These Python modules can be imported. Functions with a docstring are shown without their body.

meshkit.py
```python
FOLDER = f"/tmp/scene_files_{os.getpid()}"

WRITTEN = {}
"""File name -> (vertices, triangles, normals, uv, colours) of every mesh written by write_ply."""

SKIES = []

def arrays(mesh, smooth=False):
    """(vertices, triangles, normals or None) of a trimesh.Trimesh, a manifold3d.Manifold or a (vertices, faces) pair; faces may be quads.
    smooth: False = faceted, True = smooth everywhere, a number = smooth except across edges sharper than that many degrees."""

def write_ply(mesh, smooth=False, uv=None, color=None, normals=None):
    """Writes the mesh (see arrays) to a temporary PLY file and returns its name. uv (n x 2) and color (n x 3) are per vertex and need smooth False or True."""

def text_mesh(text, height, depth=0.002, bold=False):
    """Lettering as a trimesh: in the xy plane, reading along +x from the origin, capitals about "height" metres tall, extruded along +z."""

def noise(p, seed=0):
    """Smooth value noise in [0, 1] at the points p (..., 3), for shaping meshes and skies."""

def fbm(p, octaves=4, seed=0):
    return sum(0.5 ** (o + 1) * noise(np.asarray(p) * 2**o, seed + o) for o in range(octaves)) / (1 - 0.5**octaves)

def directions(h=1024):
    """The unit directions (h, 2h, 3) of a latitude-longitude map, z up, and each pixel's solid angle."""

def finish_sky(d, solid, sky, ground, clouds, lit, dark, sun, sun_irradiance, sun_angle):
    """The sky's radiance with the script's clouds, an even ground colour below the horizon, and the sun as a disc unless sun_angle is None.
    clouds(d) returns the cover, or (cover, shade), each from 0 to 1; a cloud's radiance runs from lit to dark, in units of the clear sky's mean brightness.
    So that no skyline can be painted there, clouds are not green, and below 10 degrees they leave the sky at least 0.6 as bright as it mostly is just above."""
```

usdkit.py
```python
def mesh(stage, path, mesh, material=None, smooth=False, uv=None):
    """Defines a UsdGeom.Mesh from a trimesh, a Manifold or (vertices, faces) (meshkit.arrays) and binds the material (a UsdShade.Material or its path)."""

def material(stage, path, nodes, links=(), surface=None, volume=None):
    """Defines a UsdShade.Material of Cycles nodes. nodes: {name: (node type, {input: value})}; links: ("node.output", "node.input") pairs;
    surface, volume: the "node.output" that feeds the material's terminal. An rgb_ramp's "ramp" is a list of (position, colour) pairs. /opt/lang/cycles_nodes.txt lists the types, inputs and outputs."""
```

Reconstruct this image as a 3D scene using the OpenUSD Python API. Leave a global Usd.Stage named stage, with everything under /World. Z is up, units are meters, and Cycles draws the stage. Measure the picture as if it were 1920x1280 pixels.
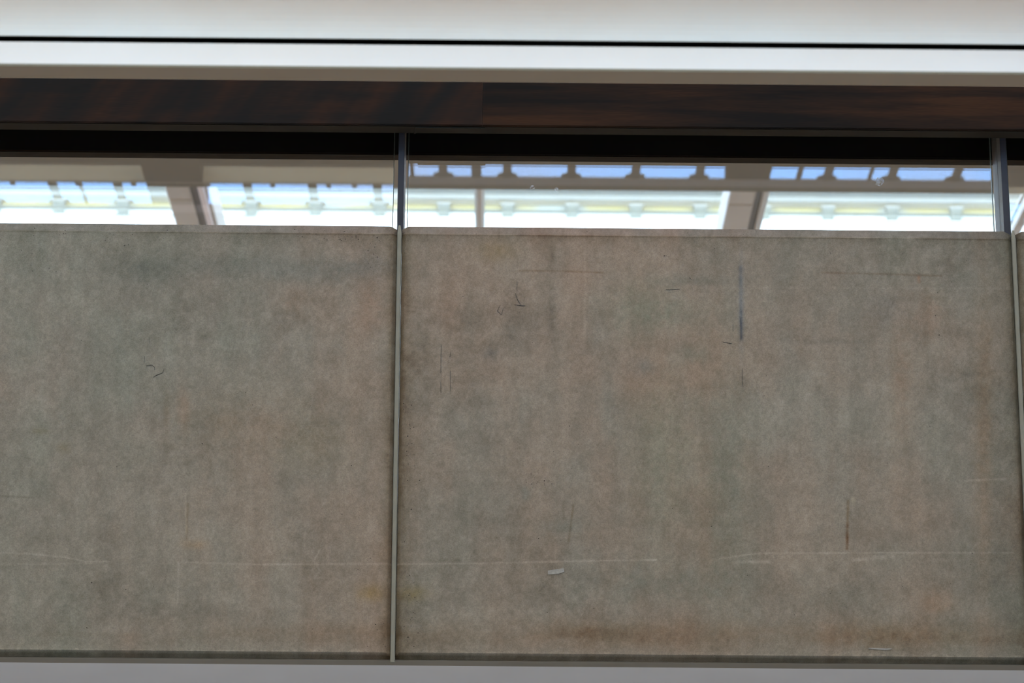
import math
import numpy as np
import trimesh
from shapely.geometry import Polygon
import meshkit
import usdkit
from pxr import Usd, UsdGeom, UsdLux, UsdShade, Gf, Sdf, Vt

stage = Usd.Stage.CreateInMemory()
UsdGeom.SetStageUpAxis(stage, 'Z')
UsdGeom.SetStageMetersPerUnit(stage, 1.0)
UsdGeom.Xform.Define(stage, '/World')
UsdGeom.Scope.Define(stage, '/World/Looks')

# ------------------------------------------------------------------ camera, sky, sun, exposure
EXPOSURE = 0.15
SKY, CLOUD, CLOUD_SEED, SUN = 0.72, (3.9, 3.6, 3.3), 2.1, 44.0
cam = UsdGeom.Camera.Define(stage, '/World/Camera')
right, up, back = (0.99996, -0.00618, 0.00669), (-0.0083, -0.3149, 0.94909), (-0.00376, -0.94911, -0.31494)
cam.AddTransformOp().Set(Gf.Matrix4d(*right, 0, *up, 0, *back, 0, 0, 0, 1.6, 1))
cam.CreateHorizontalApertureAttr(36.0)
cam.CreateVerticalApertureAttr(24.0)
cam.CreateFocalLengthAttr(36.0 * 5374 / 1920)
cam.CreateFStopAttr(7.0)
cam.CreateFocusDistanceAttr(6.95)
cam.CreateClippingRangeAttr((0.1, 2000.0))
cam.CreateExposureAttr(EXPOSURE)

usdkit.material(stage, '/World/Looks/sky', {
    'sky': ('sky_texture', {'sky_type': 'multiple_scattering', 'sun_disc': False, 'sun_elevation': math.radians(52), 'sun_rotation': math.radians(0),
                            'altitude': 100.0, 'air_density': 1.0, 'aerosol_density': 0.1, 'ozone_density': 2.5}),
    'tc': ('texture_coordinate', {}),
    'cn': ('noise_texture', {'dimensions': '4D', 'w': CLOUD_SEED, 'scale': 2.2, 'detail': 5.0, 'roughness': 0.55}),
    'cr': ('rgb_ramp', {'ramp': [(0.43, (0, 0, 0)), (0.55, (1, 1, 1))]}),
    'sx': ('separate_xyz', {}),
    'up': ('map_range', {'range_type': 'smoothstep', 'from_min': 0.0, 'from_max': 0.06, 'clamp': True}),
    'cm': ('mix', {'mix_type': 'multiply', 'fac': 1.0}),
    'mx': ('mix', {'mix_type': 'mix', 'color2': CLOUD}),
    'bg': ('background_shader', {'strength': SKY})},
    [('sky.color', 'mx.color1'), ('tc.generated', 'cn.vector'), ('cn.fac', 'cr.fac'), ('tc.generated', 'sx.vector'), ('sx.z', 'up.value'), ('cr.color', 'cm.color1'), ('up.result', 'cm.color2'), ('cm.color', 'mx.fac'), ('mx.color', 'bg.color')], surface='bg.background')
dome = UsdLux.DomeLight.Define(stage, '/World/Sky')
UsdShade.MaterialBindingAPI.Apply(dome.GetPrim()).Bind(UsdShade.Material.Get(stage, '/World/Looks/sky'))

sun = UsdLux.DistantLight.Define(stage, '/World/Sun')
sun.CreateAngleAttr(0.53)
sun.CreateIntensityAttr(SUN)
sun.CreateColorAttr(Gf.Vec3f(1.0, 0.95, 0.89))
sun.AddRotateXYZOp().Set(Gf.Vec3f(-38, 0, -4))      # light comes over the gallery, from behind the concrete front

# ------------------------------------------------------------------ helpers
used = {}


def numbered(path):
    k = used.get(path, -1) + 1
    used[path] = k
    return path if k == 0 else f'{path}_{k:03d}'


def lin(*c):
    return tuple(((x / 255) / 12.92 if x / 255 <= 0.04045 else ((x / 255 + 0.055) / 1.055) ** 2.4) for x in c)


def thing(name, label, cat, group=None, loc=(0, 0, 0)):
    x = UsdGeom.Xform.Define(stage, numbered('/World/' + name))
    if loc != (0, 0, 0):
        x.AddTranslateOp().Set(Gf.Vec3d(*loc))
    p = x.GetPrim()
    p.SetCustomDataByKey('label', label)
    p.SetCustomDataByKey('category', cat)
    if group:
        p.SetCustomDataByKey('group', group)
    return str(p.GetPath())


def part(parent, name, mesh, mat, label=None, smooth=False, kind=None):
    m = usdkit.mesh(stage, numbered(f'{parent}/{name}'), mesh, f'/World/Looks/{mat}', smooth=smooth)
    if label:
        m.GetPrim().SetCustomDataByKey('label', label)
    if kind:
        m.GetPrim().SetCustomDataByKey('kind', kind)
    return str(m.GetPath())


def struct(name, mesh, mat, label=None, cat=None):
    p = part('/World', name, mesh, mat)
    prim = stage.GetPrimAtPath(p)
    prim.SetCustomDataByKey('kind', 'structure')
    if label:
        prim.SetCustomDataByKey('label', label)
        prim.SetCustomDataByKey('category', cat)
    return p


def box(x0, x1, y0, y1, z0, z1):
    b = trimesh.creation.box([x1 - x0, y1 - y0, z1 - z0])
    b.apply_translation([(x0 + x1) / 2, (y0 + y1) / 2, (z0 + z1) / 2])
    return b


def cbox(x0, x1, y0, y1, z0, z1, c=0.002):
    """A box with chamfered edges."""
    v = []
    for sx in (0, 1):
        for sy in (0, 1):
            for sz in (0, 1):
                p = np.array([(x0, x1)[sx], (y0, y1)[sy], (z0, z1)[sz]], float)
                s = np.array([1 - 2 * sx, 1 - 2 * sy, 1 - 2 * sz])
                for k in range(3):
                    q = p + s * c
                    q[k] = p[k]
                    v.append(q)
    return trimesh.convex.convex_hull(np.array(v))


def cat(*ms):
    return trimesh.util.concatenate(list(ms))


def along_x(profile, x0, x1):
    """Extrudes a closed (y, z) outline from x0 to x1."""
    m = trimesh.creation.extrude_polygon(Polygon(profile), x1 - x0, engine='earcut')
    v = np.array(m.vertices)
    return trimesh.Trimesh(np.stack([v[:, 2] + x0, v[:, 0], v[:, 1]], 1), m.faces, process=False)


# ------------------------------------------------------------------ materials
def plain(name, color, rough=0.6, spec=0.4, bump=None, vary=0.0, scale=8.0, metallic=0.0):
    nodes = {'p': ('principled_bsdf', {'base_color': color, 'roughness': rough, 'specular_ior_level': spec, 'metallic': metallic})}
    links = []
    nodes['t'] = ('geometry', {})
    if vary:
        nodes['n'] = ('noise_texture', {'scale': scale, 'detail': 4.0})
        nodes['r'] = ('rgb_ramp', {'ramp': [(0.25, tuple(c * (1 - vary) for c in color)), (0.75, tuple(c * (1 + vary) for c in color))]})
        links += [('t.position', 'n.vector'), ('n.fac', 'r.fac'), ('r.color', 'p.base_color')]
    if bump:
        nodes['bn'] = ('noise_texture', {'scale': bump[0], 'detail': 3.0})
        nodes['b'] = ('bump', {'strength': bump[1], 'distance': bump[2]})
        links += [('t.position', 'bn.vector'), ('bn.fac', 'b.height'), ('b.normal', 'p.normal')]
    usdkit.material(stage, '/World/Looks/' + name, nodes, links, surface='p.BSDF')


plain('white_paint', (0.80, 0.77, 0.765), 0.7, 0.3, bump=(60.0, 0.15, 0.002), vary=0.02, scale=2.0)
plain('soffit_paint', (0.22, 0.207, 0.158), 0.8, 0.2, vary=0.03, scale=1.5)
plain('white_wall', (0.765, 0.785, 0.80), 0.7, 0.3, bump=(60.0, 0.15, 0.002), vary=0.02, scale=2.0)
plain('slab_paint', (0.83, 0.86, 0.90), 0.8, 0.2, bump=(90.0, 0.2, 0.001), vary=0.02, scale=5.0)
plain('slot_black', (0.004, 0.004, 0.004), 0.9, 0.0)
plain('rail_black', (0.010, 0.010, 0.009), 0.8, 0.1)
plain('lip_black', (0.010, 0.010, 0.007), 0.7, 0.2, vary=0.2, scale=20.0)
plain('floor_warm_bounce', (0.36, 0.25, 0.16), 0.4, 0.4, vary=0.15, scale=3.0)  # unseen layer added to bounce warm light onto the soffit and beams
plain('floor_stone', (0.56, 0.60, 0.66), 0.6, 0.3, vary=0.06, scale=0.6)
plain('post_steel', (0.028, 0.031, 0.045), 0.45, 0.5, bump=(150.0, 0.15, 0.0006), vary=0.12, scale=30.0)
plain('post_side_lit', (0.115, 0.113, 0.10), 0.5, 0.4, bump=(150.0, 0.15, 0.0006), vary=0.15, scale=30.0)  # lighter than the front: the light on the posts' sides put into the colour
plain('sealant', lin(136, 138, 129), 0.6, 0.3, vary=0.06, scale=25.0)
plain('beam_paint', (0.50, 0.475, 0.395), 0.6, 0.3, vary=0.03, scale=2.0)
plain('bar_dark', (0.20, 0.195, 0.17), 0.6, 0.3)
plain('frame_grey', (0.30, 0.29, 0.25), 0.7, 0.2)
plain('stucco_white', (0.72, 0.69, 0.60), 0.9, 0.1, vary=0.02, scale=1.0)
plain('bed_beige', (0.33, 0.28, 0.18), 0.9, 0.1, vary=0.08, scale=2.0)
plain('bracket_grey', (0.285, 0.275, 0.205), 0.9, 0.1)
plain('stucco', (0.37, 0.345, 0.275), 0.9, 0.1, vary=0.02, scale=1.0)
plain('upstand_dark', (0.02, 0.02, 0.018), 0.7, 0.1)
plain('crossbeam_paint', (0.68, 0.61, 0.47), 0.7, 0.2)
plain('stucco_grey', (0.20, 0.193, 0.155), 0.9, 0.1, vary=0.03, scale=1.5)
plain('moulding_grey', (0.25, 0.245, 0.185), 0.9, 0.1, vary=0.05, scale=3.0)
plain('glass_edge', (0.10, 0.14, 0.12), 0.3, 0.5)

# concrete: the stains live in the mesh's "stain" colours, the grain and pores in the nodes
usdkit.material(stage, '/World/Looks/concrete', {
    'a': ('attribute', {'attribute': 'stain'}),
    'g': ('geometry', {}),
    'n1': ('noise_texture', {'scale': 380.0, 'detail': 3.0, 'roughness': 0.7}),
    'r1': ('rgb_ramp', {'ramp': [(0.28, (0.78, 0.78, 0.78)), (0.5, (1.0, 1.0, 1.0)), (0.72, (1.22, 1.22, 1.22))]}),
    'x1': ('mix', {'mix_type': 'multiply', 'fac': 1.0}),
    'v': ('voronoi_texture', {'scale': 55.0, 'randomness': 1.0}),
    'rv': ('rgb_ramp', {'ramp': [(0.0, (1, 1, 1)), (0.035, (1, 1, 1)), (0.07, (0, 0, 0)), (1.0, (0, 0, 0))]}),
    'n2': ('noise_texture', {'scale': 7.0, 'detail': 2.0}),
    'r2': ('rgb_ramp', {'ramp': [(0.58, (0, 0, 0)), (0.68, (1, 1, 1))]}),
    'pm': ('mix', {'mix_type': 'multiply', 'fac': 1.0}),
    'x2': ('mix', {'mix_type': 'mix', 'color2': (0.045, 0.04, 0.035)}),
    'b': ('bump', {'strength': 0.25, 'distance': 0.001}),
    'p': ('principled_bsdf', {'roughness': 0.85, 'specular_ior_level': 0.2})},
    [('g.position', 'n1.vector'), ('n1.fac', 'r1.fac'), ('a.color', 'x1.color1'), ('r1.color', 'x1.color2'),
     ('g.position', 'v.vector'), ('v.distance', 'rv.fac'), ('g.position', 'n2.vector'), ('n2.fac', 'r2.fac'),
     ('rv.color', 'pm.color1'), ('r2.color', 'pm.color2'), ('pm.color', 'x2.fac'), ('x1.color', 'x2.color1'),
     ('n1.fac', 'b.height'), ('b.normal', 'p.normal'), ('x2.color', 'p.base_color')], surface='p.BSDF')


def wood(name, dark, warm, streak, figure):
    usdkit.material(stage, '/World/Looks/' + name, {
        'g': ('geometry', {}),
        'm': ('mapping', {'scale': streak}),
        'n': ('noise_texture', {'scale': 1.0, 'detail': 5.0, 'roughness': 0.6, 'distortion': 0.3}),
        'm2': ('mapping', {'mapping_type': 'texture', 'rotation': (0.0, figure[0], 0.0), 'scale': figure[1]}),
        'n2': ('noise_texture', {'scale': 1.0, 'detail': 2.0}),
        'mx': ('mix', {'mix_type': 'mix', 'fac': figure[2]}),
        'r': ('rgb_ramp', {'ramp': [(0.40, dark), (0.50, tuple((a * 0.65 + b * 0.35) for a, b in zip(dark, warm))), (0.62, warm)]}),
        'fm': ('mapping', {'scale': (30.0, 300.0, 900.0)}),
        'fn': ('noise_texture', {'scale': 1.0, 'detail': 3.0}),
        'fr': ('rgb_ramp', {'ramp': [(0.3, (0.75, 0.75, 0.75)), (0.7, (1.25, 1.25, 1.25))]}),
        'fx': ('mix', {'mix_type': 'multiply', 'fac': 1.0}),
        'p': ('principled_bsdf', {'roughness': 0.5, 'specular_ior_level': 0.12})},
        [('g.position', 'm.vector'), ('m.vector', 'n.vector'), ('g.position', 'm2.vector'), ('m2.vector', 'n2.vector'),
         ('n.fac', 'mx.color1'), ('n2.fac', 'mx.color2'), ('mx.color', 'r.fac'), ('g.position', 'fm.vector'), ('fm.vector', 'fn.vector'),
         ('fn.fac', 'fr.fac'), ('r.color', 'fx.color1'), ('fr.color', 'fx.color2'), ('fx.color', 'p.base_color')], surface='p.BSDF')


wood('wood_figured', (0.0065, 0.0065, 0.0068), (0.026, 0.0115, 0.0065), (3.0, 40.0, 40.0), (0.65, (0.07, 0.3, 0.35), 0.65))
wood('wood_grained', (0.0045, 0.0034, 0.0032), (0.036, 0.015, 0.006), (2.2, 60.0, 34.0), (0.0, (0.5, 0.25, 0.08), 0.45))

usdkit.material(stage, '/World/Looks/pane_glass', {
    't': ('transparent_bsdf', {'color': (0.965, 0.975, 0.97)}),
    'g': ('glossy_bsdf', {'color': (1, 1, 1), 'roughness': 0.0}),
    'x': ('mix_closure', {'fac': 0.088})},
    [('t.BSDF', 'x.closure1'), ('g.BSDF', 'x.closure2')], surface='x.closure')
usdkit.material(stage, '/World/Looks/roof_glass', {
    't': ('transparent_bsdf', {'color': (0.96, 0.97, 0.97)}),
    'g': ('glossy_bsdf', {'color': (1, 1, 1), 'roughness': 0.0}),
    'x': ('mix_closure', {'fac': 0.04})},
    [('t.BSDF', 'x.closure1'), ('g.BSDF', 'x.closure2')], surface='x.closure')

usdkit.material(stage, '/World/Looks/warming_glass', {
    't': ('transparent_bsdf', {'color': (0.87, 0.795, 0.67)}),  # tint added to take the blue out of the incoming daylight
    'g': ('glossy_bsdf', {'color': (1, 1, 1), 'roughness': 0.0}),
    'x': ('mix_closure', {'fac': 0.04})},
    [('t.BSDF', 'x.closure1'), ('g.BSDF', 'x.closure2')], surface='x.closure')

# ------------------------------------------------------------------ the hall around the camera and the gallery (setting)
D0 = 6.67                                   # front face of the concrete
GZ = 3.42                                   # gallery floor
CEIL = 7.6
struct('floor', box(-10, 10, -10, 20.2, -0.2, 0.0), 'floor_stone', 'pale stone floor of the hall, lying below the picture', 'floor')
struct('floor', box(-10, 10, 6.745, 20.2, 3.022, GZ), 'slab_paint', 'white painted underside of the gallery floor below the concrete panels', 'floor slab')
struct('wall_left', box(-10.3, -10, -10, 20.2, -0.2, 8.6), 'white_paint')
struct('wall_right', box(10, 10.3, -10, 20.2, -0.2, 8.6), 'white_paint')
struct('wall_front', box(-10, 10, -10.3, -10, -0.2, 7.75), 'white_paint')
struct('wall_back', box(-10, 10, 20.0, 20.2, GZ, 7.6), 'white_paint')
struct('wall_back', box(-10, 10, 12.0, 12.2, 0, 3.022), 'white_paint')
struct('floor', box(-10, 10, 6.90, 20.0, GZ, GZ + 0.02), 'floor_warm_bounce', 'hidden oak-brown layer on the gallery floor, added to bounce warm light upwards', 'floor')
plain('trim_olive', (0.33, 0.315, 0.275), 0.8, 0.1, vary=0.05, scale=6.0)
struct('trim_3', box(-10, 10, 6.688, 6.744, 3.0205, 3.0222), 'trim_olive', 'thin olive grey strip under the bottom edge of the concrete panels', 'trim')
struct('ground', box(-30, 30, 20.2, 30, -0.4, -0.2), 'floor_stone', 'pale paving outside between the hall and the old building', 'ground')
# gallery ceiling: soffit between the bulkhead and the glass roof behind it
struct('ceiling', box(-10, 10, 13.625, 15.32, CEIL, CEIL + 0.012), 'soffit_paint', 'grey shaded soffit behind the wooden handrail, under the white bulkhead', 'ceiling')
# white bulkhead over its near edge, a black shadow gap, the white wall above it curving forward
struct('trim_1', box(-10, 10, 13.625, 13.66, CEIL + 0.012, 7.735), 'white_paint', 'narrow white bulkhead strip between black gap and grey soffit', 'bulkhead')
struct('trim_2', cat(box(-10, 10, 13.72, 13.75, 7.62, 7.767), box(-10, 10, 13.627, 13.75, 7.766, 7.7688), box(-10, 10, 13.661, 13.72, 7.72, 7.737)), 'slot_black', 'thin black shadow gap running across the white wall', 'shadow gap')
cove = [(13.625, 7.769), (13.625, 7.775)]
for k in range(1, 17):
    a = math.pi / 2 * k / 16
    cove.append((13.625 - 0.55 * (1 - math.cos(a)), 7.775 + 0.275 * math.sin(a)))
cove += [(13.075, 8.45), (13.9, 8.45), (13.9, 7.769)]
struct('wall_back', along_x(cove, -10, 10), 'white_wall', 'white upper wall above the black gap, shading off at the picture top', 'wall')
struct('ceiling', cat(box(-10, 10, 12.95, 13.9, 8.45, 8.6), box(-10, -9, -1.19, 12.95, 8.32, 8.6), box(6.5, 10, -1.19, 12.95, 8.32, 8.6)), 'white_paint')

# skylight over the hall (above the picture): painted beams, glass given a warm tint to offset the blue light
w = thing('window_1', 'glazed skylight over the hall, above the picture', 'skylight')
stage.GetPrimAtPath(w).SetCustomDataByKey('kind', 'structure')
for x in (-5.05, -1.8, 1.405, 4.65):
    part(w, 'beam', cbox(x - 0.135, x + 0.135, -1.19, 12.95, 8.32, 8.62, 0.01), 'white_paint')
part(w, 'glass_pane', box(-9, 6.5, -1.19, 12.95, 8.62, 8.63), 'warming_glass')

# low roof on the camera's side with a strip of small skylights: it is what the balustrade glass reflects
SA, SB = -1.517, -1.205                     # the strip's edges in y
struct('ceiling', box(-10, 10, -10, -1.633, CEIL, CEIL + 0.03), 'frame_grey')
struct('wall_front', box(-10, 10, SB - 0.01, SB + 0.002, CEIL + 0.095, 8.62), 'upstand_dark')
w = thing('window_2', 'strip of small blue skylight panes in the roof opposite, seen mirrored in the glass', 'skylight')
stage.GetPrimAtPath(w).SetCustomDataByKey('kind', 'structure')
part(w, 'crossbeam', cbox(-10, 10, SB - 0.008, SB + 0.02, CEIL, CEIL + 0.095, 0.003), 'crossbeam_paint')
part(w, 'sill', cbox(-10, 10, -1.633, SA, CEIL - 0.004, CEIL + 0.006, 0.001), 'white_paint')
part(w, 'glass_pane', box(-9, 9, SA - 0.05, SB - 0.01, CEIL + 0.012, CEIL + 0.016), 'roof_glass')
for x0, x1 in ((-1.984, -1.667), (1.26, 1.512), (-5.2, -4.87), (4.47, 4.73)):
    part(w, 'beam', cat(box(x0, x1, SA, SB - 0.008, CEIL - 0.004, CEIL + 0.06), box(x0, x1, SB + 0.02, SB + 0.40, CEIL - 0.004, CEIL + 0.10)), 'upstand_dark')
part(w, 'wire', box(-9, 9, -1.333, -1.327, CEIL + 0.01, CEIL + 0.016), 'frame_grey')
for k in range(-9, 12):
    xc = 0.026 + 0.3622 * k
    if not (-2.02 < xc < -1.63 or 1.2 < xc < 1.56):
        g = [box(xc - 0.024, xc + 0.024, SA, SB - 0.008, CEIL - 0.004, CEIL + 0.010)]
        for s in (-1, 1):                   # little gussets in the panes' corners
            t = trimesh.creation.extrude_polygon(Polygon([(xc, SA), (xc + s * 0.058, SA), (xc + s * 0.052, SA + 0.03), (xc, SA + 0.075)]), 0.010, engine='earcut')
            t.apply_translation([0, 0, CEIL])
            g.append(t)
        part(w, 'glazing_bar', cat(*g), 'frame_grey')
    for dx in ((0.140,) if k % 3 else (0.09, 0.235)):
        if not (-2.0 < xc + dx < -1.65 or 1.24 < xc + dx < 1.53):
            part(w, 'clip', box(xc + dx - 0.013, xc + dx + 0.013, SB - 0.055, SB - 0.008, CEIL, CEIL + 0.02), 'frame_grey')
for xc, hw in ((-0.148, 0.028), (-0.511, 0.011), (1.676, 0.014), (2.077, 0.010), (-2.355, 0.010)):
    part(w, 'glazing_bar', box(xc - hw, xc + hw, SA, SB - 0.008, CEIL - 0.004, CEIL + 0.010), 'frame_grey')

# ------------------------------------------------------------------ glass roof behind the gallery: beams, glazing bars, glass
RY0, RJ, RY1 = 15.32, 15.53, 20.0
w = thing('window_3', 'clear glass roof over the rear of the gallery, behind the balustrade glass', 'glass roof')
stage.GetPrimAtPath(w).SetCustomDataByKey('kind', 'structure')
part(w, 'glass_pane', box(-10, 10, RY0, RY1, 7.802, 7.812), 'roof_glass')


def roof_beam(label, a, b, c, tone):
    t = thing('roof_beam', label, 'beam', 'painted roof beams behind the glass')
    part(t, 'flange', cbox(a, b, RY0, RJ - 0.004, CEIL, 7.80, 0.006), 'beam_paint')
    part(t, 'flange', cbox(a, b, RJ + 0.004, RY1, CEIL, 7.80, 0.006), 'beam_paint')
    part(t, 'recess', box(b, c[0], RY0, RY1, CEIL + 0.03, 7.80), 'bar_dark', 'dark recessed strip')
    part(t, 'edge_rail', cbox(c[0], c[1], RY0, RY1, CEIL, 7.80, 0.004), tone, 'pale edge strip')
    part(t, 'edge_rail', cbox(c[1], c[2], RY0, RY1, CEIL + 0.012, 7.80, 0.004), 'beam_paint')


roof_beam('grey roof beam slanting down to the right, seen through the left glass pane', -1.937, -1.798, (-1.752, -1.715, -1.690), 'white_paint')  # white strip: light caught by the beam's side, put into the paint
roof_beam('grey roof beam slanting down to the left, seen through the right part of the middle glass pane', 1.305, 1.458, (1.498, 1.520, 1.537), 'beam_paint')
for x0, x1, lab in ((-0.156, -0.117, 'thin upright grey glazing bar in the middle glass pane'), (3.10, 3.155, 'pale slanting glazing bar at the right picture edge')):
    t = thing('glazing_bar', lab, 'glazing bar')
    part(t, 'bar', cbox(x0, x1, RY0, RY1, 7.74, 7.80, 0.004), 'beam_paint')
    part(t, 'capping', box(x0 - 0.01, x1 + 0.01, RY0, RY1, 7.814, 7.83), 'beam_paint')

# ------------------------------------------------------------------ old building outside, beyond the glass roof
usdkit.material(stage, '/World/Looks/ochre_frieze', {
    'g': ('geometry', {}),
    's': ('separate_xyz', {}),
    'k': ('math', {'math_type': 'multiply_add', 'value2': 2 * math.pi / 0.717, 'value3': 2 * math.pi * 0.656 / 0.717}),
    'c': ('math', {'math_type': 'cosine'}),
    'n': ('noise_texture', {'scale': 0.9, 'detail': 3.0}),
    'e': ('math', {'math_type': 'multiply_add', 'value2': -0.07}),
    'r': ('rgb_ramp', {'ramp': [(0.36, (0.42, 0.40, 0.31)), (0.46, (0.45, 0.365, 0.18)), (0.75, (0.45, 0.35, 0.13))]}),
    'p': ('principled_bsdf', {'roughness': 0.9, 'specular_ior_level': 0.1})},
    [('g.position', 's.vector'), ('s.x', 'k.value1'), ('k.value', 'c.value1'), ('c.value', 'e.value1'), ('n.fac', 'e.value3'),
     ('g.position', 'n.vector'), ('e.value', 'r.fac'), ('r.color', 'p.base_color')], surface='p.BSDF')
FY = 30.0
b = thing('building', 'old pale building with bracketed ochre cornice, blurred outside beyond the glass', 'building')
part(b, 'wall', box(-16, 16, FY, FY + 8, 0, 13.072), 'stucco_white', 'bright white wall below the cornice')
part(b, 'string_course', along_x([(FY + 0.1, 13.072), (FY - 0.02, 13.072), (FY - 0.035, 13.08), (FY - 0.035, 13.094), (FY + 0.1, 13.094)], -16, 16), 'moulding_grey', 'thin grey moulding')
part(b, 'frieze', box(-16, 16, FY + 0.004, FY + 8, 13.094, 13.20), 'ochre_frieze', 'flaking ochre frieze between the brackets')
part(b, 'bed_moulding', along_x([(FY + 0.3, 13.164), (FY - 0.012, 13.164), (FY - 0.05, 13.212), (FY + 0.3, 13.212)], -16, 16), 'bed_beige', 'beige moulding over the frieze')
part(b, 'corona', along_x([(FY + 0.3, 13.208), (FY - 0.06, 13.208), (FY - 0.066, 13.212), (FY - 0.066, 13.262), (FY - 0.075, 13.268), (FY + 0.3, 13.268)], -16, 16), 'stucco', 'projecting white cornice slab')
part(b, 'cymatium', along_x([(FY + 0.3, 13.268), (FY - 0.08, 13.268), (FY - 0.09, 13.285), (FY - 0.13, 13.315), (FY - 0.17, 13.325), (FY - 0.17, 13.35), (FY + 0.3, 13.37)], -16, 16), 'stucco_grey', 'grey upper moulding of the cornice')
part(b, 'attic', box(-16, 16, FY + 0.3, FY + 8, 13.2, 14.4), 'stucco')
mod = [(FY + 0.02, 13.150), (FY - 0.085, 13.150), (FY - 0.085, 13.128), (FY - 0.075, 13.118), (FY - 0.06, 13.098), (FY - 0.04, 13.088), (FY - 0.028, 13.075), (FY - 0.028, 13.045), (FY - 0.010, 13.02), (FY + 0.02, 13.02)]
for k in range(-8, 10):
    x = -0.656 + 0.717 * k
    t = part(b, 'bracket', along_x(mod, x - 0.066, x + 0.066), 'bracket_grey')
    part(t, 'cap', cbox(x - 0.078, x + 0.078, FY - 0.095, FY + 0.02, 13.132, 13.160, 0.004), 'stucco')
for x0, x1, z in ((3.75, 6.2, 12.985), (-4.75, -2.75, 13.0)):
    part(b, 'ledge', box(x0, x1, FY - 0.012, FY + 0.05, z - 0.008, z + 0.008), 'moulding_grey', 'thin short ledge on the white wall')

# ------------------------------------------------------------------ concrete panels
PS = np.array([912.393, 918.399, 8.188, -46.374, -0.281, 1.587])
PT = np.array([3896.235, 5.611, -982.147, 0.282, 33.61, -0.023])
UX = np.array([-1.28601, 1.36135, 0.09331, -0.08684, -0.00517, 0.00481])
UZ = np.array([4.71642, 0.01298, -1.48079, -0.00248, 0.08216, 0.00012])


def page(X, Z):
    """Panel surface coordinates (s across, t down; 1 unit = about 1.3 mm), zero at the far left end above the panel."""
    A = np.stack([np.ones_like(X), X, Z, X * Z, Z * Z, X * Z * Z])
    return np.tensordot(PS, A, 1), np.tensordot(PT, A, 1)


def unpage(s, t):
    B = np.array([1, s / 1e3, t / 1e3, s * t / 1e6, t * t / 1e6, s * t * t / 1e9])
    return float(UX @ B), float(UZ @ B)


def smooth(a, b, x):
    t = np.clip((x - a) / (b - a), 0, 1)
    return t * t * (3 - 2 * t)


def stroke_mask(s, t, pts, width):
    """1 on a polyline, falling off to 0 at "width"."""
    d = np.full(s.shape, 1e9)
    for (x0, y0), (x1, y1) in zip(pts, pts[1:]):
        L2 = (x1 - x0) ** 2 + (y1 - y0) ** 2
        u = np.clip(((s - x0) * (x1 - x0) + (t - y0) * (y1 - y0)) / max(L2, 1e-9), 0, 1)
        d = np.minimum(d, np.hypot(s - x0 - u * (x1 - x0), t - y0 - u * (y1 - y0)))
    return np.exp(-(d / width) ** 2)


def nz(s, t, sx, sy, seed, octaves=4):
    return meshkit.fbm(np.stack([s / sx, t / sy, np.full(s.shape, 0.37)], -1), octaves, seed) - 0.5


ALB = 1.52
WARM, COOL, BASE = np.array([5.5, -0.8, -3.0]), np.array([-4.2, 0.2, 0.2]), np.array([109.0, 106.5, 99.0])
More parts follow.
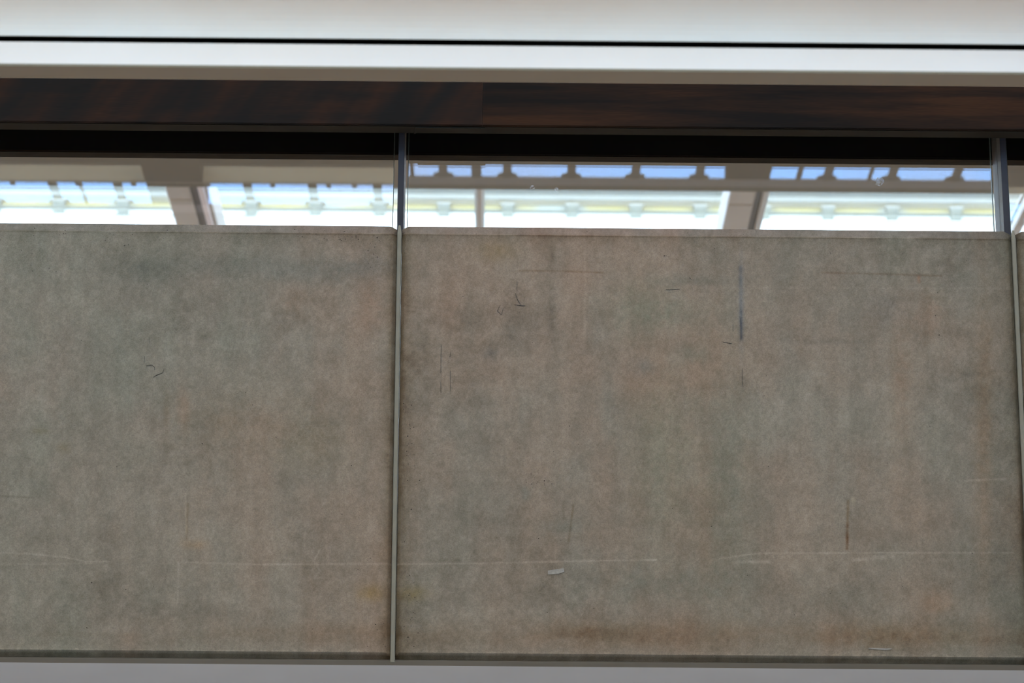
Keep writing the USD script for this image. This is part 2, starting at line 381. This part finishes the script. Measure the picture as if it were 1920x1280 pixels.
# soft stains: (s, t, half width, half height, (r, g, b) change)
BLOTS = [(920, 662, 16, 14, (-14, -10, -6)), (1297, 662, 30, 20, (-13, -6, -5)), (1205, 688, 26, 18, (-9, -4, 0)), (1240, 590, 110, 34, (-8, -3, -3)), (1200, 560, 60, 50, (-6, -2, -3)),
         (1300, 525, 90, 10, (-9, -6, -5)), (1035, 590, 8, 50, (-11, -10, -9)), (1035, 480, 9, 30, (-9, -9, -9)), (1030, 520, 10, 90, (-5, -5, -5)), (965, 610, 60, 45, (-7, -6, -5)), (880, 620, 25, 120, (-6, -6, -6)),
         (775, 1113, 26, 13, (0, -4, -16)), (695, 1112, 26, 16, (2, -3, -16)), (365, 1020, 22, 10, (7, 0, -7)), (345, 770, 14, 50, (4, -2, -5)), (312, 780, 7, 45, (-4, -7, -9)),
         (600, 510, 110, 26, (-8, -4, -2)), (390, 500, 210, 22, (-9, -7, -6)), (690, 500, 50, 22, (-7, -3, 0)), (420, 790, 40, 35, (-3, -5, -6)), (600, 830, 60, 50, (-3, -4, -6)),
         (1690, 700, 25, 170, (6, -2, -5)), (1745, 600, 28, 60, (7, -1, -4)), (1735, 610, 10, 60, (-8, -8, -8)), (1845, 800, 18, 300, (4, -2, -6)), (1760, 1130, 40, 22, (7, 0, -4)),
         (1665, 580, 36, 30, (-6, -4, -2)), (1590, 1120, 130, 26, (-7, -6, -6)), (1240, 1090, 140, 40, (-8, -3, -2)), (1360, 900, 60, 240, (-6, -2, -3)), (1240, 850, 60, 170, (-5, -1, -3)),
         (930, 470, 40, 20, (-2, -5, -12)), (1250, 1185, 320, 26, (-4, -7, -9)), (1110, 1190, 80, 14, (-10, -10, -11)), (1700, 1190, 160, 26, (0, -5, -9)), (1310, 770, 14, 40, (-6, -4, -4)),
         (1060, 985, 45, 14, (-8, -4, -3)), (985, 925, 10, 14, (-8, -3, -1)), (260, 515, 50, 30, (-6, -5, -4)), (120, 840, 12, 10, (-3, -5, -9)), (75, 808, 14, 6, (-5, -7, -12)), (1390, 560, 5, 90, (-10, -5, 2)),
         (1560, 640, 90, 5, (-7, -6, -5)), (1790, 625, 90, 10, (-6, -6, -6)), (1600, 1000, 60, 14, (-6, -6, -6)), (700, 560, 40, 60, (5, -1, -3)), (560, 560, 30, 40, (4, -1, -3)), (500, 800, 160, 90, (3, 0, -2))]
# painted lines: (points, half width, (r, g, b) change)
LINES = [([(974, 507), (1050, 508), (1130, 511)], 1.8, (-16, -20, -22)), ([(1540, 511), (1600, 512), (1700, 515), (1765, 517)], 1.8, (-12, -18, -20)), ([(1388, 500), (1388, 560), (1390, 635)], 3.2, (-16, -13, -7)),
         ([(1390, 585), (1390, 633)], 2.2, (-18, -16, -10)), ([(352, 945), (350, 1010)], 2.6, (-8, -12, -16)), ([(348, 925), (349, 1000)], 1.5, (16, 16, 14)), ([(1590, 940), (1588, 1028)], 2.6, (-14, -22, -28)), ([(1589, 985), (1588, 1028)], 2.6, (-14, -20, -22)),
         ([(1075, 945), (1066, 1015)], 2.0, (-14, -17, -20)), ([(1056, 940), (1057, 972)], 2.5, (-18, -18, -18)), ([(0, 930), (60, 932)], 2.2, (-16, -17, -17)), ([(1095, 440), (1098, 530), (1096, 640)], 2.2, (9, 9, 9)),
         ([(0, 1036), (60, 1038), (120, 1044), (160, 1052), (205, 1052)], 1.5, (20, 20, 20)), ([(0, 1058), (100, 1057), (190, 1055)], 1.5, (10, 10, 10)), ([(340, 1053), (480, 1058)], 1.5, (12, 12, 12)), ([(475, 1058), (600, 1057), (735, 1057)], 1.6, (18, 18, 18)),
         ([(735, 1057), (900, 1056), (1060, 1052), (1230, 1049)], 1.6, (20, 20, 20)), ([(1350, 1047), (1420, 1037), (1660, 1036), (1900, 1036)], 1.6, (17, 17, 17)), ([(1600, 1049), (1675, 1042)], 4.5, (17, 17, 17)), ([(1380, 1053), (1442, 1053)], 3.0, (18, 18, 18)),
         ([(1810, 901), (1885, 898)], 1.8, (16, 16, 16)), ([(335, 1055), (333, 1130)], 1.4, (14, 14, 14)), ([(600, 1030), (588, 1052), (600, 1070), (588, 1085), (602, 1082)], 1.5, (15, 16, 17)), ([(1420, 539), (1900, 541)], 1.8, (7, 7, 7)),
         ([(1060, 780), (1100, 779)], 1.5, (6, 6, 6)), ([(605, 935), (607, 945)], 3.0, (18, 19, 20)), ([(1600, 936), (1600, 941)], 4.0, (24, 24, 18)), ([(1723, 520), (1724, 528)], 3.0, (10, -14, -22)), ([(570, 967), (572, 1010)], 1.3, (10, 10, 10)),
         ([(570, 1000), (571, 1030)], 1.3, (9, 9, 9)), ([(1425, 1190), (1427, 1215)], 1.3, (9, 9, 9)), ([(1101, 1150), (1101, 1175)], 1.4, (10, 10, 10)), ([(760, 572), (780, 577)], 2.0, (-14, -14, -14)), ([(762, 583), (780, 584)], 2.0, (-13, -13, -13)),
         ([(1670, 560), (1662, 590)], 2.0, (-12, -12, -10)), ([(1680, 556), (1672, 572)], 1.6, (-10, -10, -8))]
RNG = np.random.default_rng(7)
CLUSTERS = [(640, 447, 40, 14, 34), (710, 470, 20, 22, 22), (560, 428, 60, 5, 14), (160, 440, 160, 10, 22), (50, 490, 50, 18, 12), (720, 1190, 25, 20, 14), (770, 840, 14, 60, 26), (768, 1130, 10, 70, 30), (760, 880, 8, 30, 12), (1250, 480, 12, 3, 5), (1555, 474, 8, 3, 4), (1300, 430, 300, 5, 16), (1005, 905, 20, 8, 14), (980, 1000, 480, 190, 40), (400, 800, 330, 330, 40), (1500, 750, 330, 250, 26), (750, 560, 7, 110, 26), (740, 700, 6, 200, 36)]
PITS = [(cx + RNG.normal() * wx, cy + RNG.normal() * wy, RNG.uniform(0.7, 2.0) * (1.3 if RNG.random() < 0.15 else 0.9)) for cx, cy, wx, wy, n in CLUSTERS for _ in range(n)]


def paint(X, Z, XL, XR, seed):
    s, t = page(X, Z)
    c = np.broadcast_to(BASE, s.shape + (3,)).copy()
    hue = 2.6 * nz(s, t, 260, 330, seed, 3) + 2.2 * nz(s, t, 60, 80, seed + 9, 5) + 1.6 * nz(s, t, 40, 300, seed + 11, 3)
    right = smooth(250, 700, s) * (1 - 0.55 * smooth(1330, 1500, s)) * (1 - smooth(2300, 2400, s))
    hue = hue + 0.75 * right - 0.45 + 0.5 * smooth(760, 700, t) * right * smooth(700, 800, s)
    c += np.where(hue[..., None] > 0, hue[..., None] * WARM, -hue[..., None] * COOL) * 0.85
    lum = 15 * nz(s, t, 150, 200, seed + 20, 4) + 12 * nz(s, t, 22, 260, seed + 31, 3) + 23 * nz(s, t, 24, 28, seed + 42, 5) + 21 * nz(s, t, 5, 6, seed + 43, 2) + 8 * nz(s, t, 300, 24, seed + 55, 3)
    # dark mottling in patches
    patch = smooth(0.02, 0.2, nz(s, t, 190, 120, seed + 70, 3))
    lum -= patch * 30 * np.maximum(nz(s, t, 14, 14, seed + 81, 3) + 0.12, 0)
    c += lum[..., None]
    wob = 1 + 1.1 * nz(s, t, 40, 40, seed + 90, 3)
    for bs, bt, ws, wt, d in BLOTS:
        m = (np.abs(s - bs) < 3 * ws) & (np.abs(t - bt) < 3 * wt)
        if m.any():
            k = np.exp(-(((s[m] - bs) / ws) ** 2 + ((t[m] - bt) / wt) ** 2) * 1.1 * wob[m])
            c[m] += k[..., None] * np.array(d) * (1 + 1.2 * nz(s[m], t[m], 9, 9, seed + 95, 2))[..., None]
    for pts, wd, d in LINES:
        a = np.array(pts)
        m = (s > a[:, 0].min() - 12) & (s < a[:, 0].max() + 12) & (t > a[:, 1].min() - 12) & (t < a[:, 1].max() + 12)
        if m.any():
            k = stroke_mask(s[m], t[m], pts, wd) * (0.75 + 1.6 * nz(s[m], t[m], 16, 16, seed + 97, 3))
            c[m] += k[..., None] * np.array(d)
    # brown grime along the joints, under the top edge and above the bottom edge
    e = np.minimum(X - XL, XR - X)
    rag = 1 + 1.4 * nz(s, t, 18, 60, seed + 101, 4)
    g = np.exp(-np.maximum(e - 0.012, 0) / (np.where(X - XL < XR - X, 0.016, 0.011) * rag)) * (0.8 + 0.9 * nz(s, t, 6, 20, seed + 102, 3))
    wide = np.exp(-((XR - X) / 0.17) ** 2) * (0.75 + 1.2 * nz(s, t, 60, 120, seed + 110, 4)) * (seed == 300)  # broad darkening at the right: part dirt, part lens falloff put into the colour
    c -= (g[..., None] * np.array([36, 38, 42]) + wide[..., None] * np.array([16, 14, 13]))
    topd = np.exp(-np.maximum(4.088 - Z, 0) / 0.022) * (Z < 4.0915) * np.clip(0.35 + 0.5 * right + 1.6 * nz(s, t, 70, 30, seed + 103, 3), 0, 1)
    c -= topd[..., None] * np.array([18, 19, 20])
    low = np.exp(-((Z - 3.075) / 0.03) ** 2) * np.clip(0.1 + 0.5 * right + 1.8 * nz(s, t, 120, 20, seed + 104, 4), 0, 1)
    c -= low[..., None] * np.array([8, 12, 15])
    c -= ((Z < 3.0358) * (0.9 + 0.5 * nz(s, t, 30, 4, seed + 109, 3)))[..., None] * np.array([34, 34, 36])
    lip = np.exp(-np.abs(Z - 3.0385) / 0.004) * np.clip(2.2 * nz(s, t, 12, 4, seed + 105, 3), 0, 1)
    c += lip[..., None] * np.array([34, 33, 28])
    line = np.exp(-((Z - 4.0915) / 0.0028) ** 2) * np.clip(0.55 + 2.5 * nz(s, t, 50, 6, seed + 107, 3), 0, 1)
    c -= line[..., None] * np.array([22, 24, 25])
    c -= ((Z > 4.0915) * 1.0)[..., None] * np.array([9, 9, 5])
    chalk = (Z > 4.091) * np.clip(2.0 * nz(s, t, 30, 5, seed + 106, 4) - 0.15, 0, 1)
    c += chalk[..., None] * np.array([16, 17, 20])
    chalk = (Z < 3.036) * np.clip(3.0 * nz(s, t, 40, 5, seed + 108, 4) - 0.45, 0, 1)
    c += chalk[..., None] * np.array([40, 40, 38])
    c = np.clip(c, 20, 235) / 255
    return np.where(c <= 0.04045, c / 12.92, ((c + 0.055) / 1.055) ** 2.4) * ALB


ZB, ZC, ZT = 3.0223, 3.0360, 4.1170         # bottom, end of the lower chamfer, top
ZTC = 4.0915                                # start of the upper chamfer


def edge(joint, z):
    """x of a joint's middle at height z."""
    if joint == 0:
        return -0.2551 + (4.1067 - z) * 0.0037
    if joint == 1:
        return 1.2719 - (4.1035 - z) * 0.0053
    return -0.2551 + 1.527 * joint + 0 * z


def panel(label, jl, jr, step, seed, fine=None):
    """One panel between two joints. fine: the x range that gets the full grid."""
    zs = np.concatenate([[ZB, ZB + 0.007], np.arange(ZC, ZTC, step), [ZTC, ZTC + 0.004, ZTC + 0.010, ZTC + 0.018, ZT]])
    w = 1.527
    lo, hi = fine or (0.0, 1.0)
    us = np.concatenate([[0.006, 0.0105, 0.015], np.arange(0.018, lo * w, 0.02), np.arange(max(lo * w, 0.018), min(hi * w, w - 0.018), step), np.arange(max(hi * w, 0.018), w - 0.018, 0.02), [w - 0.015, w - 0.0105, w - 0.006]]) / w
    U, Z = np.meshgrid(us, zs, indexing='ij')
    XL, XR = edge(jl, Z), edge(jr, Z)
    X = XL + U * (XR - XL)
    dx = np.maximum(0, 0.015 - np.minimum(X - XL, XR - X)) * 1.1
    dz = np.where(Z < ZC, (ZC - Z) * 0.95, np.maximum(0, Z - ZTC) * 0.55)
    rough = 0.0012 * (meshkit.fbm(np.stack([X * 160, Z * 60, 0 * X], -1), 3, seed) - 0.5) * np.exp(-np.minimum(X - XL, XR - X) / 0.012)
    Y = D0 + np.maximum(dx, dz) + rough
    # rounded ends of the top edge at the joints
    Zr = Z - np.where(Z > ZTC, np.clip(0.016 - (np.minimum(X - XL, XR - X) - 0.006), 0, 0.016) * 0.55 * (Z - ZTC) / (ZT - ZTC), 0)
    V = np.stack([X, Y, Zr], -1)
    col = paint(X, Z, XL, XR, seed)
    n, m = U.shape
    idx = np.arange(n * m).reshape(n, m)
    q = np.stack([idx[:-1, :-1], idx[1:, :-1], idx[1:, 1:], idx[:-1, 1:]], -1).reshape(-1, 4)
    f = [q[:, [0, 1, 2]], q[:, [0, 2, 3]]]
    verts, cols, base = [V.reshape(-1, 3)], [col.reshape(-1, 3)], n * m
    # sides, top, underside and back: the rim is drawn back to the panel's thickness
    ring = np.concatenate([idx[:, 0], idx[-1, 1:], idx[-2::-1, -1], idx[0, -2:0:-1]])
    P, C = V.reshape(-1, 3)[ring], col.reshape(-1, 3)[ring]
    B = P.copy()
    B[:, 1] = np.where(P[:, 2] < GZ, 6.745, 6.89)
    verts += [B, [[(XL[0, 0] + XR[0, 0]) / 2, 6.80, 3.5]]]
    cols += [C, [C.mean(0)]]
    k = np.arange(len(ring))
    k2 = (k + 1) % len(ring)
    f += [np.stack([ring[k], base + k, base + k2], 1), np.stack([ring[k], base + k2, ring[k2]], 1), np.stack([base + k, np.full(len(k), base + len(ring)), base + k2], 1)]
    verts, cols, f = np.vstack(verts), np.vstack(cols), np.vstack(f)
    t = thing('concrete_panel', label, 'concrete panel', 'concrete panels of the gallery front')
    face = usdkit.mesh(stage, t + '/slab', (verts, f), '/World/Looks/concrete')
    UsdGeom.PrimvarsAPI(face).CreatePrimvar('stain', Sdf.ValueTypeNames.Color3fArray, 'vertex').Set(Vt.Vec3fArray.FromNumpy(cols.astype(np.float32)))
    return t


p_left = panel('weathered grey-brown concrete panel left of the full sealed joint, under the left glass pane', -1, 0, 0.0025, 100, (0.30, 1.0))
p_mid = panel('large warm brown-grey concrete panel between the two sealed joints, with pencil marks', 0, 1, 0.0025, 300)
p_right = panel('sliver of concrete panel at the right picture edge, right of the second joint', 1, 2, 0.005, 200, (0.0, 0.15))

plain('pencil', (0.06, 0.063, 0.066), 0.7, 0.2)
def pores(parent, lo, hi):
    """Small dark air holes, as tiny flat chips set in the surface."""
    V, F = [], []
    for ps, pt, r in PITS:
        if lo < ps < hi:
            x, z = unpage(ps, pt)
            if not ZC < z < 4.105:
                continue
            y = D0 - 0.0009 + max(0.0, z - ZTC) * 0.55
            n = len(V)
            a = RNG.uniform(0, 6)
            for k in range(6):
                rr = r * 0.00082 * RNG.uniform(0.6, 1.3)
                V.append((x + rr * math.cos(a + k * math.pi / 3), y, z + rr * 0.8 * math.sin(a + k * math.pi / 3)))
            V += [(x, y + 0.003, z)]
            F += [(n + k, n + (k + 1) % 6, n + 6) for k in range(6)] + [(n, n + k + 1, n + k) for k in range(1, 5)]
    part(parent, 'pore', trimesh.Trimesh(V, F, process=False), 'pore_dark', 'small dark air holes', kind='stuff')


plain('pore_dark', (0.03, 0.028, 0.026), 0.9, 0.0)
pores(p_left, -20, 724)
pores(p_mid, 756, 1890)
plain('chalk', (0.31, 0.325, 0.32), 0.9, 0.1, vary=0.15, scale=150.0)


def mark(parent, name, pts, width, mat, label):
    """A thin flat stroke lying on the concrete, tapering at its ends."""
    pts = np.array([unpage(*p) for p in pts])
    d = np.gradient(pts, axis=0)
    nrm = np.stack([-d[:, 1], d[:, 0]], 1) / np.maximum(np.linalg.norm(d, axis=1), 1e-9)[:, None]
    w = np.full(len(pts), width / 2)
    w[0] *= 0.4 if width < 0.01 else 0.85
    w[-1] *= 0.4 if width < 0.01 else 0.85
    a, b = pts + nrm * w[:, None], pts - nrm * w[:, None]
    n = len(pts)
    ring = np.vstack([a, b])
    fr, bk = np.column_stack([ring[:, 0], np.full(2 * n, D0 - 0.0009), ring[:, 1]]), np.column_stack([ring[:, 0], np.full(2 * n, D0 + 0.0015), ring[:, 1]])
    v = np.vstack([fr, bk])
    f = []
    for i in range(n - 1):
        f += [(i, i + 1, n + i + 1), (i, n + i + 1, n + i), (i, 2 * n + i, 2 * n + i + 1), (i, 2 * n + i + 1, i + 1), (n + i, n + i + 1, 3 * n + i + 1), (n + i, 3 * n + i + 1, 3 * n + i)]
    m = trimesh.Trimesh(v, f, process=False)
    part(parent, name, m, mat, label)


for pts in ([(969, 527), (969, 546)], [(966, 550), (970, 562), (977, 573)], [(964, 571), (977, 573), (984, 573)], [(937, 572), (932, 583), (940, 590), (943, 578)], [(827, 646), (826, 700)], [(826, 716), (826, 734)],
            [(845, 658), (843, 670)], [(844, 696), (844, 733)], [(1391, 690), (1392, 725)], [(1374, 608), (1374, 622)], [(1355, 641), (1372, 644)], [(1388, 596), (1389, 636)], [(1248, 543), (1274, 542)], [(1292, 520), (1296, 524)]):
    mark(p_mid, 'pencil_mark', pts, 0.0010, 'pencil', 'dark pencil mark')
for pts in ([(272, 668), (270, 681)], [(274, 686), (284, 684), (290, 688), (290, 694)], [(287, 707), (296, 702), (305, 699), (308, 690)], [(280, 632), (281, 645)], [(91, 847), (92, 853)], [(31, 660), (32, 666)]):
    mark(p_left, 'pencil_mark', pts, 0.0009, 'pencil', 'dark pencil mark')
mark(p_mid, 'scuff', [(1027, 1073), (1036, 1072), (1047, 1071), (1057, 1068)], 0.011, 'chalk', 'small pale rectangular scuff')
mark(p_mid, 'scuff', [(1628, 1215), (1645, 1216), (1662, 1217), (1672, 1216)], 0.0036, 'chalk', 'small whitish scuff')

# ------------------------------------------------------------------ sealant in the joints
for j, lab in ((0, 'long grey sealant strip in the joint below the left steel post'), (1, 'grey sealant strip in the joint at the right picture edge')):
    t = thing('sealant_strip', lab, 'sealant', 'sealant strips between the panels')
    zs = np.linspace(3.014, 4.113, 60)
    prof = np.array([(-0.0057, 0.016), (-0.0057, 0.0075), (-0.004, 0.0055), (0.0, 0.005), (0.004, 0.0055), (0.0057, 0.0075), (0.0057, 0.016)])
    V = np.array([[edge(j, z) + px * (0.55 if k == 59 else 1), D0 + py + 0.0006 * math.sin(k * 1.7), z + (0.004 if (i in (2, 3, 4) and k == 59) else 0)] for k, z in enumerate(zs) for i, (px, py) in enumerate(prof)])
    n = len(prof)
    F = []
    for k in range(len(zs) - 1):
        for i in range(n):
            a, b2 = k * n + i, k * n + (i + 1) % n
            F += [(a, b2, b2 + n), (a, b2 + n, a + n)]
    for k in (0, len(zs) - 1):
        F += [(k * n, k * n + i, k * n + i + 1) for i in range(1, n - 1)]
    m = trimesh.Trimesh(V, F, process=False)
    trimesh.repair.fix_normals(m)
    part(t, 'bead', m, 'sealant')

# ------------------------------------------------------------------ steel posts
RZ = 4.384                                  # underside of the handrail
for x0, x1, lab in ((-0.2640, -0.2485, 'slim dark blue-grey steel post above the left concrete joint'), (1.2609, 1.2764, 'dark steel post near the right picture edge, its side coloured lighter as if lit')):
    t = thing('steel_post', lab, 'post', 'steel posts under the handrail')
    part(t, 'front_edge', cbox(x0, x1, 6.735, 6.7385, 4.1195, 4.4545, 0.0008), 'post_steel', 'dark blue-grey front edge')
    part(t, 'front_plate', cbox(x0, x1, 6.7385, 6.7835, 4.1195, 4.4545, 0.0008), 'post_side_lit')
    part(t, 'rear_plate', cbox(x0, x1, 6.7855, 6.852, 4.1195, 4.4545, 0.0008), 'post_side_lit')
    part(t, 'base_plate', cbox(x0 - 0.004, x1 + 0.004, 6.735, 6.86, 4.112, 4.1195, 0.001), 'post_steel')

# ------------------------------------------------------------------ glass panes, each set at a hair's different lean
PY = 6.80
for x0, x1, lean, lab in ((-1.79, -0.2774, 0.0094, 'wide clear glass pane left of the left steel post'), (-0.2408, 1.2479, 0.0, 'clear glass pane between the two steel posts'), (1.289, 2.78, 0.0139, 'clear glass pane at the right picture edge, right of the right post')):
    t = thing('glass_pane', lab, 'glass pane', 'glass panes of the balustrade')
    R = trimesh.transformations.rotation_matrix(-lean, [1, 0, 0], [0, PY, 4.25])
    g = box(x0, x1, PY, PY + 0.010, 4.122, 4.43)
    e = [box(x - 0.0007, x + 0.0007, PY - 0.0005, PY + 0.0105, 4.122, 4.43) for x in (x0, x1)]
    for m in [g] + e:
        m.apply_transform(R)
    part(t, 'sheet', g, 'pane_glass')
    for m in e:
        part(t, 'edge', m, 'glass_edge', 'fine greenish cut edge')

# chalky smudges on the middle pane
usdkit.material(stage, '/World/Looks/smudge_film', {
    'g': ('geometry', {}),
    'n': ('noise_texture', {'scale': 180.0, 'detail': 3.0}),
    'r': ('rgb_ramp', {'ramp': [(0.40, (0, 0, 0)), (0.65, (0.55, 0.55, 0.55))]}),
    't': ('transparent_bsdf', {'color': (1, 1, 1)}),
    'd': ('diffuse_bsdf', {'color': (0.75, 0.77, 0.78)}),
    'x': ('mix_closure', {})},
    [('g.position', 'n.vector'), ('n.fac', 'r.fac'), ('r.color', 'x.fac'), ('t.BSDF', 'x.closure1'), ('d.BSDF', 'x.closure2')], surface='x.closure')
for k, (x, z, r) in enumerate(((0.959, 4.293, 0.013), (0.076, 4.270, 0.006), (0.137, 4.265, 0.005))):
    q = np.random.default_rng(40 + k)
    blob = Polygon([(x + r * q.uniform(0.6, 1.25) * math.cos(a), z + r * q.uniform(0.6, 1.25) * math.sin(a)) for a in np.linspace(0, 2 * math.pi, 14, endpoint=False)])
    m = trimesh.creation.extrude_polygon(blob, 0.0004, engine='earcut')
    v = np.array(m.vertices)
    part('/World/glass_pane_001', 'smudge', trimesh.Trimesh(np.stack([v[:, 0], PY - 0.0002 - v[:, 2], v[:, 1]], 1), m.faces[:, ::-1], process=False), 'smudge_film', 'small chalky smudge')

# ------------------------------------------------------------------ wooden handrail
t = thing('handrail', 'dark brown wooden handrail running across above the glass panes', 'handrail')
SEAM = -0.0518
board = [(D0 + 0.003, RZ), (D0 + 0.048, RZ), (D0 + 0.048, 4.5055), (D0 + 0.003, 4.5055), (D0, 4.5025), (D0, RZ + 0.003)]
part(t, 'front_board', along_x(board, -3.4, SEAM - 0.0002), 'wood_figured', 'dark greyish brown board with slanting figure')
part(t, 'front_board', along_x([(y + (0.0004 if y < D0 + 0.04 else 0), z) for y, z in board], SEAM + 0.0002, 4.2), 'wood_grained', 'dark brown board with warm straight grain')
part(t, 'top_board', cbox(-3.4, 4.2, D0 + 0.0484, D0 + 0.236, 4.4605, 4.504, 0.002), 'wood_grained')
part(t, 'back_board', cbox(-3.4, 4.2, 6.867, 6.905, RZ, 4.46, 0.002), 'wood_grained')
part(t, 'channel', cat(box(-3.4, 4.2, 6.7185, 6.867, 4.456, 4.46), box(-3.4, 4.2, 6.7185, 6.721, RZ + 0.003, 4.456), box(-3.4, 4.2, 6.864, 6.867, RZ + 0.003, 4.456)), 'rail_black', 'black recess under the rail')
part(t, 'lip', box(-3.4, 4.2, D0 + 0.006, 6.7185, RZ - 0.0015, RZ + 0.0005), 'lip_black', 'dark underside of the front board')
part(t, 'lip', box(-3.4, 4.2, 6.867, 6.903, RZ - 0.0015, RZ + 0.0005), 'lip_black', 'dark underside of the back board')
sp = trimesh.creation.extrude_polygon(Polygon([(-0.225, 6.716), (-0.205, 6.698), (-0.075, 6.698), (-0.045, 6.676), (-0.06, 6.676), (-0.22, 6.676)]), 0.004, engine='earcut')
sp.apply_translation([0, 0, RZ - 0.0055])
part(t, 'splice_plate', sp, 'lip_black')
